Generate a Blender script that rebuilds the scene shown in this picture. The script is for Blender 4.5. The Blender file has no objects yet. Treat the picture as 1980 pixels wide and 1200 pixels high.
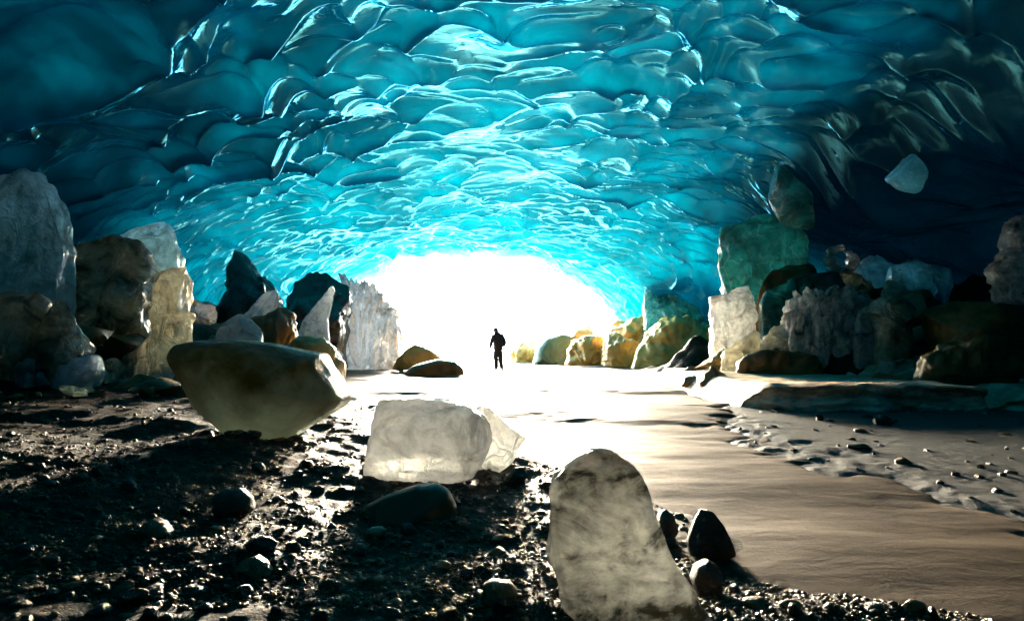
import bpy, bmesh, math, random
import numpy as np
from mathutils import Vector, Matrix

random.seed(7)
RNG = np.random.default_rng(11)
sc = bpy.context.scene
COL = sc.collection
R = math.radians
F = 1300.0          # focal length in photo pixels
CAMH = 1.2
HZ = 661.0          # photo row of the horizon

# ------------------------------------------------------------------ noise
def _hash(ix, iy, iz, seed):
    h = (ix.astype(np.int64) * 374761393 + iy.astype(np.int64) * 668265263
         + iz.astype(np.int64) * 2147483647 + seed * 974634777) & 0xFFFFFFFF
    h = ((h ^ (h >> 13)) * 1274126177) & 0xFFFFFFFF
    h = ((h ^ (h >> 16)) * 2246822519) & 0xFFFFFFFF
    h = h ^ (h >> 15)
    return (h & 0xFFFFFF) / float(0xFFFFFF)

def vnoise(x, y, z, seed=0):
    x, y, z = np.broadcast_arrays(np.asarray(x, float), np.asarray(y, float), np.asarray(z, float))
    ix, iy, iz = np.floor(x), np.floor(y), np.floor(z)
    fx, fy, fz = x - ix, y - iy, z - iz
    u = fx * fx * fx * (fx * (fx * 6 - 15) + 10)
    v = fy * fy * fy * (fy * (fy * 6 - 15) + 10)
    w = fz * fz * fz * (fz * (fz * 6 - 15) + 10)
    def c(a, b, d):
        return _hash(ix + a, iy + b, iz + d, seed)
    x00 = c(0, 0, 0) * (1 - u) + c(1, 0, 0) * u
    x10 = c(0, 1, 0) * (1 - u) + c(1, 1, 0) * u
    x01 = c(0, 0, 1) * (1 - u) + c(1, 0, 1) * u
    x11 = c(0, 1, 1) * (1 - u) + c(1, 1, 1) * u
    return ((x00 * (1 - v) + x10 * v) * (1 - w) + (x01 * (1 - v) + x11 * v) * w) * 2 - 1

def fbm(x, y, z, octs=4, seed=0, gain=0.5):
    s, a, f = 0, 1.0, 1.0
    for k in range(octs):
        s = s + a * vnoise(np.asarray(x) * f, np.asarray(y) * f, np.asarray(z) * f, seed + k * 17)
        a *= gain; f *= 2.03
    return s

def cells(x, y, seed=0, jit=0.9):
    """distances to the nearest and second nearest feature point and the nearest cell's random value"""
    ix, iy = np.floor(x), np.floor(y)
    f1 = np.full(x.shape, 9e9); f2 = np.full(x.shape, 9e9); val = np.zeros(x.shape)
    dyn = np.zeros(x.shape)
    z = np.zeros(x.shape)
    for a in (-1, 0, 1):
        for b in (-1, 0, 1):
            px = ix + a + 0.5 + (_hash(ix + a, iy + b, z, seed) - 0.5) * jit
            py = iy + b + 0.5 + (_hash(ix + a, iy + b, z, seed + 5) - 0.5) * jit
            d = (px - x) ** 2 + (py - y) ** 2
            r = _hash(ix + a, iy + b, z, seed + 9)
            n = d < f1
            f2 = np.where(n, f1, np.minimum(f2, d))
            val = np.where(n, r, val)
            dyn = np.where(n, y - py, dyn)
            f1 = np.where(n, d, f1)
    return f1, f2, val, dyn

def cups(x, y, seed=0, jit=0.9, k=9.0):
    """rounded dishes: squared distance to the nearest centre with soft rims, the cell's value blended likewise"""
    ix, iy = np.floor(x), np.floor(y); z = np.zeros(x.shape)
    sw = np.zeros(x.shape); sv = np.zeros(x.shape); sy = np.zeros(x.shape)
    for a in (-1, 0, 1):
        for b in (-1, 0, 1):
            px = ix + a + 0.5 + (_hash(ix + a, iy + b, z, seed) - 0.5) * jit
            py = iy + b + 0.5 + (_hash(ix + a, iy + b, z, seed + 5) - 0.5) * jit
            r = _hash(ix + a, iy + b, z, seed + 9)
            w = np.exp(-k * ((px - x) ** 2 + (py - y) ** 2))
            sw += w; sv += w * r; sy += w * (y - py)
    return -np.log(sw + 1e-12) / k, sv / (sw + 1e-12), sy / (sw + 1e-12)

def sst(a, b, x):
    t = np.clip((np.asarray(x, float) - a) / (b - a), 0, 1)
    return t * t * (3 - 2 * t)

# ------------------------------------------------------------------ objects
def mesh_np(name, verts, faces, mat=None, smooth=True, sharp=None):
    me = bpy.data.meshes.new(name)
    verts = np.asarray(verts, np.float32); faces = np.asarray(faces, np.int32)
    n, k = faces.shape
    me.vertices.add(len(verts)); me.vertices.foreach_set('co', verts.ravel())
    me.loops.add(n * k); me.loops.foreach_set('vertex_index', faces.ravel())
    me.polygons.add(n)
    me.polygons.foreach_set('loop_start', np.arange(0, n * k, k, dtype=np.int32))
    me.update(calc_edges=True); me.validate()
    if smooth:
        me.shade_smooth()
        if sharp: me.set_sharp_from_angle(angle=R(sharp))
    if mat: me.materials.append(mat)
    return me

def link(name, me, loc=(0, 0, 0), parent=None):
    o = bpy.data.objects.new(name, me); COL.objects.link(o)
    o.location = loc
    if parent: o.parent = parent
    return o

def tag(o, label, cat, group=None):
    o['label'] = label; o['category'] = cat
    if group: o['group'] = group
    return o

def struct(o, kind='structure'):
    o['kind'] = kind
    return o

def grid_faces(nu, nv, wrap=False):
    i = np.arange(nu if wrap else nu - 1)[:, None]; j = np.arange(nv - 1)[None, :]
    i2 = (i + 1) % nu
    f = np.stack([i * nv + j + 0 * i2, i2 * nv + j, i2 * nv + j + 1, i * nv + j + 1], -1)
    return f.reshape(-1, 4)

# ------------------------------------------------------------------ materials
class NT:
    def __init__(s, name):
        s.m = bpy.data.materials.new(name); s.m.use_nodes = True
        s.t = s.m.node_tree; s.t.nodes.clear()
        s.out = s.n('ShaderNodeOutputMaterial')
        tc = s.n('ShaderNodeTexCoord'); s.obj = tc.outputs['Object']
        s.pos = s.n('ShaderNodeNewGeometry').outputs['Position']
    def n(s, kind, **kw):
        nd = s.t.nodes.new(kind)
        for k, v in kw.items(): setattr(nd, k, v)
        return nd
    def l(s, a, b): s.t.links.new(a, b)
    def noise(s, scale, detail=4, rough=0.55, vec=None, dist=0.0):
        nd = s.n('ShaderNodeTexNoise'); s.l(vec or s.obj, nd.inputs['Vector'])
        nd.inputs['Scale'].default_value = scale; nd.inputs['Detail'].default_value = detail
        nd.inputs['Roughness'].default_value = rough; nd.inputs['Distortion'].default_value = dist
        return nd.outputs['Fac']
    def ramp(s, fac, stops):
        nd = s.n('ShaderNodeValToRGB'); s.l(fac, nd.inputs[0])
        e = nd.color_ramp.elements
        while len(e) < len(stops): e.new(0.5)
        for q, (p, c) in zip(e, stops):
            q.position = p
            q.color = (c, c, c, 1) if isinstance(c, (int, float)) else (*c, 1)
        return nd.outputs[0]
    def mixc(s, fac, a, b):
        nd = s.n('ShaderNodeMix', data_type='RGBA')
        for sock, v in ((nd.inputs[0], fac), (nd.inputs[6], a), (nd.inputs[7], b)):
            if isinstance(v, (int, float)): sock.default_value = v
            elif isinstance(v, tuple): sock.default_value = (*v, 1)
            else: s.l(v, sock)
        return nd.outputs[2]
    def math(s, op, a, b=0.0):
        nd = s.n('ShaderNodeMath', operation=op)
        for sock, v in zip(nd.inputs, (a, b)):
            if isinstance(v, (int, float)): sock.default_value = v
            else: s.l(v, sock)
        return nd.outputs[0]
    def bump(s, h, strength, dist=0.05, nrm=None):
        nd = s.n('ShaderNodeBump'); s.l(h, nd.inputs['Height'])
        nd.inputs['Strength'].default_value = strength; nd.inputs['Distance'].default_value = dist
        if nrm: s.l(nrm, nd.inputs['Normal'])
        return nd.outputs[0]
    def stretch(s, vec, sx, sy, sz):
        nd = s.n('ShaderNodeMapping'); s.l(vec, nd.inputs[0]); nd.inputs['Scale'].default_value = (sx, sy, sz)
        return nd.outputs[0]
    def princ(s, base, rough, ior=1.45, nrm=None, **kw):
        nd = s.n('ShaderNodeBsdfPrincipled')
        for sock, v in ((nd.inputs['Base Color'], base), (nd.inputs['Roughness'], rough)):
            if isinstance(v, (int, float)): sock.default_value = v
            elif isinstance(v, tuple): sock.default_value = (*v, 1)
            else: s.l(v, sock)
        nd.inputs['IOR'].default_value = ior
        if nrm: s.l(nrm, nd.inputs['Normal'])
        for k, v in kw.items(): 
            sock = nd.inputs[k]
            if isinstance(v, (int, float)): sock.default_value = v
            elif isinstance(v, tuple): sock.default_value = v
            else: s.l(v, sock)
        return nd.outputs[0]
    def transl(s, col, nrm=None):
        nd = s.n('ShaderNodeBsdfTranslucent')
        if isinstance(col, tuple): nd.inputs[0].default_value = (*col, 1)
        else: s.l(col, nd.inputs[0])
        if nrm: s.l(nrm, nd.inputs['Normal'])
        return nd.outputs[0]
    def mixs(s, fac, a, b):
        nd = s.n('ShaderNodeMixShader')
        if isinstance(fac, (int, float)): nd.inputs[0].default_value = fac
        else: s.l(fac, nd.inputs[0])
        s.l(a, nd.inputs[1]); s.l(b, nd.inputs[2]); return nd.outputs[0]
    def adds(s, a, b):
        nd = s.n('ShaderNodeAddShader'); s.l(a, nd.inputs[0]); s.l(b, nd.inputs[1]); return nd.outputs[0]
    def done(s, sh):
        s.l(sh, s.out.inputs[0]); return s.m

def mat_ceiling():
    t = NT('glacier_ice')
    at = t.n('ShaderNodeAttribute'); at.attribute_name = 'ice_thickness'
    dirt = t.n('ShaderNodeAttribute'); dirt.attribute_name = 'debris'  # debris ice low on the walls, plus painted shade of the right recess
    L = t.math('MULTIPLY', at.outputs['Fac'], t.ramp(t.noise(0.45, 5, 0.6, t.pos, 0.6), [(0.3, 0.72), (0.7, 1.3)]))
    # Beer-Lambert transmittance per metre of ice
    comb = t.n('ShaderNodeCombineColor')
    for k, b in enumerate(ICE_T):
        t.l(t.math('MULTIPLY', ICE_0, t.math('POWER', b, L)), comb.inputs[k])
    tr = t.mixc(dirt.outputs['Fac'], comb.outputs[0], (0.0, 0.00015, 0.0003))  # painted recess shade also blocks the transmitted glow
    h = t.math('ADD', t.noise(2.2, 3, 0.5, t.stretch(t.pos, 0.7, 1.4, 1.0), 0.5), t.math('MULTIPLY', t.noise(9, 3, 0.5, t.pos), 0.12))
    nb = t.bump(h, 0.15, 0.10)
    base = t.mixc(dirt.outputs['Fac'], (0.001, 0.030, 0.050), (0.0006, 0.0012, 0.002))  # dark tone serves dirty ice and the shade painted on the right wall
    df = t.n('ShaderNodeBsdfDiffuse'); t.l(base, df.inputs[0]); t.l(nb, df.inputs['Normal'])
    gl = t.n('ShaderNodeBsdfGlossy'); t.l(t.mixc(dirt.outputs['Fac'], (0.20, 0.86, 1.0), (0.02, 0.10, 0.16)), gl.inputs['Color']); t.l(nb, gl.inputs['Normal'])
    t.l(t.ramp(t.noise(1.3, 3, 0.5, t.pos), [(0.35, 0.03), (0.7, 0.10)]), gl.inputs['Roughness'])
    fr = t.n('ShaderNodeFresnel'); fr.inputs['IOR'].default_value = 1.31; t.l(nb, fr.inputs['Normal'])
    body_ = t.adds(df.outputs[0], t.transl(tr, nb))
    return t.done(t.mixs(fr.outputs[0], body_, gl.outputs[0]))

ICE_T = (0.05, 0.66, 0.69); ICE_0 = 0.10

def mat_ice(name, base, tcol, dirt=None, dcover=0.4, dscale=2.0, tw=0.55, clear=0.0, bump=0.5, rough=0.12, cloud=0.5, crack=0.8, dw=0.12):
    """milky fallen ice: scattering body that lets light through, dirt in patches, a wet skin"""
    t = NT(name)
    n1 = t.noise(dscale, 6, 0.62, t.pos, 0.8)
    n2 = t.noise(dscale * 4, 5, 0.6, t.pos, 0.4)
    d = t.ramp(n1, [(max(0, dcover - dw), 1.0), (dcover + dw, 0.0)])
    c = t.mixc(t.ramp(n2, [(0.35, 0.0), (0.7, cloud)]), base, tuple(min(1, v * 0.45) for v in base))
    tc = t.mixc(t.ramp(n2, [(0.35, 0.0), (0.7, cloud)]), tcol, tuple(v * 0.5 for v in tcol))
    if dirt:
        c = t.mixc(d, c, dirt); tc = t.mixc(t.math('MULTIPLY', d, 0.85), tc, tuple(v * 0.5 for v in dirt))
    vo = t.n('ShaderNodeTexVoronoi', feature='DISTANCE_TO_EDGE'); vo.inputs['Scale'].default_value = dscale * 1.1
    wv = t.n('ShaderNodeVectorMath', operation='ADD'); nz = t.n('ShaderNodeTexNoise'); nz.inputs['Scale'].default_value = dscale * 1.5; t.l(t.pos, nz.inputs['Vector'])
    t.l(t.pos, wv.inputs[0]); t.l(nz.outputs['Color'], wv.inputs[1]); t.l(wv.outputs[0], vo.inputs['Vector'])
    ck = t.math('MULTIPLY', t.ramp(vo.outputs['Distance'], [(0.0, 1.0), (0.05, 0.0)]), t.ramp(n1, [(0.42, 0.0), (0.6, crack)]))
    c = t.mixc(ck, c, (0.75, 0.8, 0.8))
    nb = t.bump(t.math('ADD', t.noise(5, 4, 0.55, t.pos), t.math('ADD', t.math('MULTIPLY', n2, 0.5), t.math('MULTIPLY', ck, -0.5))), min(1, bump * 1.4), 0.09)
    p = t.princ(c, rough, 1.31, nb, **{'Coat Weight': 1.0, 'Coat Roughness': 0.05, 'Coat IOR': 1.4})
    s = t.mixs(tw, p, t.transl(tc, nb))
    if clear > 0:
        g = t.princ((0.90, 0.94, 0.92), 0.16, 1.31, nb, **{'Transmission Weight': 1.0})
        s = t.mixs(t.ramp(t.noise(dscale * 1.3, 5, 0.6, t.pos, 1.0), [(0.35, clear), (0.68, clear * 0.25)]), s, g)
    return t.done(s)

def mat_rock(name, c1, c2, rough=(0.18, 0.5), scale=4.0, bump=0.6, spec=0.5):
    t = NT(name)
    oi = t.n('ShaderNodeObjectInfo')
    n = t.noise(scale, 8, 0.65, t.pos, 0.4)
    c = t.mixc(t.ramp(n, [(0.35, 0.0), (0.68, 1.0)]), c1, c2)
    c = t.mixc(t.math('MULTIPLY', oi.outputs['Random'], 0.6), c, tuple(v * 0.5 for v in c1))
    nb = t.bump(t.math('ADD', t.noise(scale * 3, 6, 0.65, t.pos), t.math('MULTIPLY', t.noise(scale * 14, 4, 0.6, t.pos), 0.3)), bump, 0.03)
    return t.done(t.princ(c, t.ramp(t.noise(scale * 0.8, 4, 0.6, t.pos), [(0.35, rough[0]), (0.65, rough[1])]), 1.5, nb, **{'Specular IOR Level': spec}))

M = {}
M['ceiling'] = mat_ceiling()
M['gravel'] = mat_rock('wet_gravel', (0.010, 0.007, 0.0035), (0.042, 0.026, 0.003), (0.5, 0.85), 9.0, 1.0, 0.2)
M['pebble'] = mat_rock('wet_pebble', (0.011, 0.007, 0.003), (0.15, 0.080, 0.010), (0.14, 0.6), 12.0, 0.6, 0.4)
M['stone'] = mat_rock('dark_stone', (0.014, 0.010, 0.006), (0.06, 0.042, 0.016), (0.2, 0.6), 8.0, 0.8)
M['tan'] = mat_rock('tan_rock', (0.75, 0.45, 0.12), (0.34, 0.17, 0.03), (0.3, 0.7), 1.6, 0.8)
M['olive'] = mat_rock('olive_rock', (0.62, 0.46, 0.13), (0.28, 0.19, 0.035), (0.25, 0.6), 1.4, 0.6)
M['brown'] = mat_rock('brown_rock', (0.26, 0.14, 0.035), (0.04, 0.024, 0.007), (0.25, 0.6), 1.5, 0.8)
M['tan_small'] = mat_rock('small_tan_stone', (0.30, 0.165, 0.05), (0.14, 0.075, 0.02), (0.25, 0.6), 6, 0.7)
M['darkrock'] = mat_rock('dark_ice_rock', (0.035, 0.032, 0.028), (0.012, 0.012, 0.012), (0.08, 0.4), 1.2, 0.7)
M['ice_white'] = mat_ice('white_ice', (0.62, 0.64, 0.64), (0.60, 0.63, 0.64), (0.10, 0.085, 0.06), 0.40, 3.6, 0.65, 0.1, 0.2)
M['ice_clear'] = mat_ice('clear_ice', (0.42, 0.43, 0.41), (0.24, 0.25, 0.22), (0.016, 0.014, 0.008), 0.50, 5.5, 0.5, 0.62, 0.26, 0.08, 1.0, 0.5, 0.05)
M['ice_olive'] = mat_ice('dirty_ice', (0.20, 0.21, 0.12), (0.22, 0.27, 0.17), (0.09, 0.07, 0.018), 0.45, 0.9, 0.45, 0.0, 0.3, 0.2, 0.25)
def mat_capped():
    t = NT('capped_ice')                      # clean ice below a cap of silt washed over its top
    sep = t.n('ShaderNodeSeparateXYZ'); t.l(t.obj, sep.inputs[0])
    n1 = t.noise(1.3, 6, 0.62, t.obj, 0.6); n2 = t.noise(5, 6, 0.65, t.obj, 0.4)
    k = t.math('ADD', sep.outputs[2], t.math('MULTIPLY', t.math('SUBTRACT', n1, 0.5), 0.9))
    d = t.ramp(t.math('MULTIPLY', k, 0.7), [(0.06, 0.0), (0.36, 0.75), (0.52, 1.0)])
    d = t.math('MULTIPLY', d, t.ramp(n2, [(0.25, 0.9), (0.6, 1.0)]))
    c = t.mixc(d, (0.60, 0.62, 0.55), (0.13, 0.095, 0.008)); tc = t.mixc(d, (0.70, 0.84, 0.74), (0.03, 0.024, 0.002))
    nb = t.bump(t.math('ADD', n2, t.noise(2, 4, 0.5, t.obj)), 0.4, 0.05)
    p = t.princ(c, 0.25, 1.31, nb, **{'Coat Weight': 0.4, 'Coat Roughness': 0.1, 'Coat IOR': 1.31})
    return t.done(t.mixs(0.68, p, t.transl(tc, nb)))
def mat_marbled():
    t = NT('marbled_ice')                     # clear and silty ice in slanting swirls, a brown stain on its crown
    mp = t.n('ShaderNodeMapping'); t.l(t.obj, mp.inputs[0]); mp.inputs['Rotation'].default_value = (0, R(-35), 0); mp.inputs['Scale'].default_value = (1.0, 1.0, 2.1)
    v = mp.outputs[0]
    n1 = t.noise(2.7, 9, 0.68, v, 0.7); n2 = t.noise(16, 6, 0.65, t.obj, 0.5)
    sep = t.n('ShaderNodeSeparateXYZ'); t.l(t.obj, sep.inputs[0])
    d = t.ramp(t.math('ADD', n1, t.math('MULTIPLY', t.math('SUBTRACT', n2, 0.5), 0.35)), [(0.38, 1.0), (0.50, 0.5), (0.64, 0.0)])
    st = t.math('MULTIPLY', t.ramp(t.math('ADD', sep.outputs[2], t.math('MULTIPLY', n1, 0.25)), [(0.80, 0.0), (0.98, 1.0)]), 0.75)
    c = t.mixc(st, t.mixc(d, (0.60, 0.62, 0.61), (0.085, 0.078, 0.05)), (0.20, 0.10, 0.025))
    tc = t.mixc(st, t.mixc(d, (0.66, 0.69, 0.66), (0.05, 0.046, 0.03)), (0.16, 0.085, 0.02))
    nb = t.bump(t.math('ADD', n2, t.math('MULTIPLY', n1, 1.2)), 0.35, 0.025)
    p = t.princ(c, 0.1, 1.31, nb, **{'Coat Weight': 1.0, 'Coat Roughness': 0.03, 'Coat IOR': 1.4})
    s_ = t.mixs(0.5, p, t.transl(tc, nb))
    g = t.princ((0.92, 0.95, 0.93), 0.10, 1.31, nb, **{'Transmission Weight': 1.0})
    return t.done(t.mixs(t.math('MULTIPLY', t.math('SUBTRACT', 1.0, d), 0.22), s_, g))
M['ice_marbled'] = mat_marbled()
M['ice_capped'] = mat_capped()
M['ice_blue'] = mat_ice('blue_ice', (0.42, 0.68, 0.78), (0.6, 0.92, 0.98), (0.05, 0.06, 0.05), 0.40, 1.2, 0.7, 0.1, 0.6)
M['ice_teal'] = mat_ice('teal_ice', (0.03, 0.20, 0.20), (0.07, 0.50, 0.48), (0.012, 0.04, 0.035), 0.47, 1.2, 0.65, 0.1, 0.6)
M['ice_navy'] = mat_ice('navy_ice', (0.10, 0.30, 0.44), (0.2, 0.55, 0.75), (0.01, 0.02, 0.03), 0.42, 0.9, 0.6, 0.0, 0.6)
M['ice_dark'] = mat_ice('debris_ice', (0.52, 0.48, 0.34), (0.75, 0.73, 0.55), (0.06, 0.042, 0.016), 0.47, 1.5, 0.4, 0.0, 0.8)
M['ice_pale'] = mat_ice('pale_ice', (0.72, 0.69, 0.54), (0.95, 0.92, 0.76), (0.22, 0.15, 0.05), 0.40, 1.8, 0.7, 0.0, 0.6)
M['ice_crystal'] = mat_ice('crystal_ice', (0.14, 0.50, 0.62), (0.25, 0.85, 0.95), None, 0.4, 3.0, 0.6, 0.25, 0.5)
M['ice_fluted'] = mat_ice('fluted_ice', (0.62, 0.66, 0.70), (0.38, 0.43, 0.48), (0.16, 0.14, 0.11), 0.38, 1.6, 0.5, 0.0, 0.9)
M['ice_grey'] = mat_ice('grey_ice', (0.80, 0.80, 0.77), (0.90, 0.92, 0.90), (0.08, 0.07, 0.06), 0.44, 1.8, 0.6, 0.1, 0.9)

# ------------------------------------------------------------------ terrain functions
_BY = [0, 2.4, 2.8, 3.0, 3.3, 4.0, 4.8, 6.3, 7.8, 13, 18.6, 26, 45]
_BX = [3.2, 2.3, 2.0, 1.8, 1.55, 1.36, 1.12, 0.5, 0.0, -2.5, -4.8, -7.2, -9.5]
def gravel_h(x, y):
    x = np.asarray(x, float); y = np.asarray(y, float)
    d = np.interp(y, _BY, _BX) - x + 0.25 * fbm(x * 0.9, y * 0.9, 0 * x, 3, 3)
    h = -0.06 + 0.13 * sst(-0.15, 0.5, d) + 0.24 * sst(0.3, 3.5, d) * sst(0.5, -2.5, x)
    h = h + sst(0, 0.6, d) * (0.07 * fbm(x * 0.8, y * 0.8, 0 * x, 3, 21) + 0.02 * fbm(x * 5, y * 5, 0 * x, 3, 31))
    h = h + 0.35 * sst(-7, -12, x) * sst(6, 10, y)
    tn = fbm(x * 0.6, y * 0.6, 0 * x, 4, 25)
    h = h + (2.3 + 0.6 * tn) * sst(5.2, 10.5, x + 0.8 * tn) * sst(14.3, 17.5, y) * sst(33, 27, y)
    h = h + (2.0 + 0.6 * tn) * sst(-7.0, -12, x + 0.8 * tn) * sst(11.0, 14.5, y) * sst(36, 28, y)
    return h
_FY = [0, 3.0, 4.2, 5.1, 7.1, 9.8, 12, 13.1, 15, 20]
_FX = [7, 4.9, 3.8, 3.35, 3.15, 3.2, 3.5, 4.2, 7, 14]
def sand_h(x, y):
    x = np.asarray(x, float); y = np.asarray(y, float)
    n = fbm(x * 0.3, y * 0.55, 0 * x, 5, 41)
    led = sst(0.10, 0.17, n) * 0.022 + sst(0.34, 0.42, n) * 0.022 + sst(-0.25, -0.17, n) * 0.014
    return 0.02 * fbm(x * 0.5, y * 0.8, 0 * x, 3, 51) + led * sst(7.5, 12, y) + 0.006 * fbm(x * 3, y * 4, 0 * x, 3, 61) - 0.02 - 0.10 * sst(-0.3, 0.4, frost_d(x, y)) * sst(20, 14, y)
def frost_d(x, y):
    return x - np.interp(y, _FY, _FX) + 0.5 * fbm(x * 0.9, y * 0.6, 0 * x, 6, 71, 0.65)
def frost_h(x, y):
    x = np.asarray(x, float); y = np.asarray(y, float)
    d = frost_d(x, y)
    return -0.07 + 0.075 * sst(-0.35, 0.5, d) + sst(-0.3, 0.5, d) * (0.004 * fbm(x * 9, y * 9, 0 * x, 3, 75) + 0.012 * fbm(x * 0.6, y * 0.6, 0 * x, 2, 76))
def ground_h(x, y):
    return float(max(gravel_h(x, y), sand_h(x, y), frost_h(x, y)))
_YS = 1.5 * 1.01 ** np.arange(372)
def hit(px, py):
    """where the line of sight through a photo pixel meets the ground"""
    x = _YS * (px - 990) / F; z = CAMH + _YS * (HZ - py) / F
    h = np.maximum(np.maximum(gravel_h(x, _YS), sand_h(x, _YS)), frost_h(x, _YS))
    k = int(np.argmax(z <= h)) if np.any(z <= h) else len(_YS) - 1
    return float(x[k]), float(_YS[k]), float(h[k])
def P(px, py, y):
    return np.array((y * (px - 990) / F, y, CAMH + y * (HZ - py) / F))

def height_sheet(name, xs, ys, fn, mat):
    X, Y = np.meshgrid(xs, ys, indexing='ij')
    Z = fn(X, Y)
    v = np.stack([X, Y, Z], -1).reshape(-1, 3)
    return struct(link(name, mesh_np(name, v, grid_faces(len(xs), len(ys)), mat)))

def geo(a, b, n, p=2.0):
    return a + (b - a) * np.linspace(0, 1, n) ** p

# ground, sand, frost
t = NT('sand')
n = t.noise(0.7, 6, 0.6, t.stretch(t.pos, 0.5, 1.3, 1))
c = t.mixc(t.ramp(n, [(0.3, 0.0), (0.7, 1.0)]), (0.085, 0.065, 0.046), (0.05, 0.036, 0.024))
c = t.mixc(t.ramp(t.noise(0.6, 9, 0.72, t.stretch(t.pos, 0.6, 1.6, 1), 1.2), [(0.55, 0.0), (0.62, 0.75)]), c, (0.025, 0.018, 0.012))
nb = t.bump(t.math('ADD', t.noise(4, 7, 0.65, t.stretch(t.pos, 0.7, 1.2, 1), 0.8), t.math('MULTIPLY', t.noise(45, 4, 0.7, t.pos), 0.25)), 0.4, 0.03)
M['sand'] = t.done(t.princ(c, t.ramp(t.noise(0.9, 4, 0.6, t.pos), [(0.35, 0.6), (0.7, 0.8)]), 1.35, nb, **{'Specular IOR Level': 0.15}))
t = NT('frosted_silt')
n = t.noise(13, 9, 0.8, t.stretch(t.pos, 0.8, 1.0, 1))
c = t.mixc(t.ramp(n, [(0.42, 1.0), (0.60, 0.0)]), (0.16, 0.168, 0.165), (0.012, 0.011, 0.009))
c = t.mixc(t.ramp(t.noise(0.6, 4, 0.6, t.pos), [(0.48, 0.0), (0.66, 0.7)]), c, (0.08, 0.09, 0.09))
nb = t.bump(n, 0.7, 0.02)
M['frost'] = t.done(t.princ(c, t.ramp(n, [(0.4, 0.3), (0.6, 0.65)]), 1.33, nb))

xs = np.concatenate([np.linspace(-22, -5, 120)[:-1], np.linspace(-5, 4, 420)[:-1], np.linspace(4, 22, 60)])
ys = np.concatenate([np.linspace(-9, 1.2, 40)[:-1], geo(1.2, 46, 620, 2.0)])
height_sheet('ground', xs, ys, gravel_h, M['gravel'])
height_sheet('sand_bed', np.linspace(-14, 20, 240), np.concatenate([np.linspace(-9, 2, 20)[:-1], geo(2, 60, 900, 1.7)]), sand_h, M['sand'])
height_sheet('frosted_mud', np.linspace(2.6, 16, 260), np.linspace(2.5, 19, 300), frost_h, M['frost'])

def bank_h(x, y):
    x = np.asarray(x, float); y = np.asarray(y, float)
    n = fbm(x * 0.5, y * 0.5, 0 * x, 4, 95)
    d = x - (1.6 + (39 - y) * 0.76) + 0.6 * n
    return -0.25 + (1.7 + 0.8 * n) * sst(-0.2, 3.0, d) * sst(25.5, 28.5, y) * sst(43, 37.5, y)
height_sheet('sediment_bank', np.linspace(0, 13, 200), np.linspace(25, 43, 240), bank_h, M['tan'])

# snow outside the mouth
t = NT('snow')
nb = t.bump(t.noise(0.8, 6, 0.6, t.pos), 0.4, 0.3)
M['snow'] = t.done(t.princ(t.mixc(t.ramp(t.noise(0.35, 7, 0.7, t.stretch(t.pos, 0.6, 0.6, 2.5)), [(0.52, 0.0), (0.62, 1.0)]), (0.84, 0.86, 0.9), (0.026, 0.031, 0.042)), 0.9, 1.31, nb, **{'Specular IOR Level': 0.0}))
def snow_h(x, y):
    return (-0.12 + 0.035 * np.clip(y - 43, 0, 999) + 0.0003 * np.clip(y - 43, 0, 999) ** 2
            + 0.35 * sst(42, 48, y) * fbm(x * 0.25, y * 0.25, 0 * x, 4, 81) + 0.9 * sst(3, 9, x - (44 - y) * 0.1) * sst(39, 46, y))
height_sheet('snow_slope', np.linspace(-90, 90, 240), geo(39.5, 260, 160, 2.0), snow_h, M['snow'])

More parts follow.
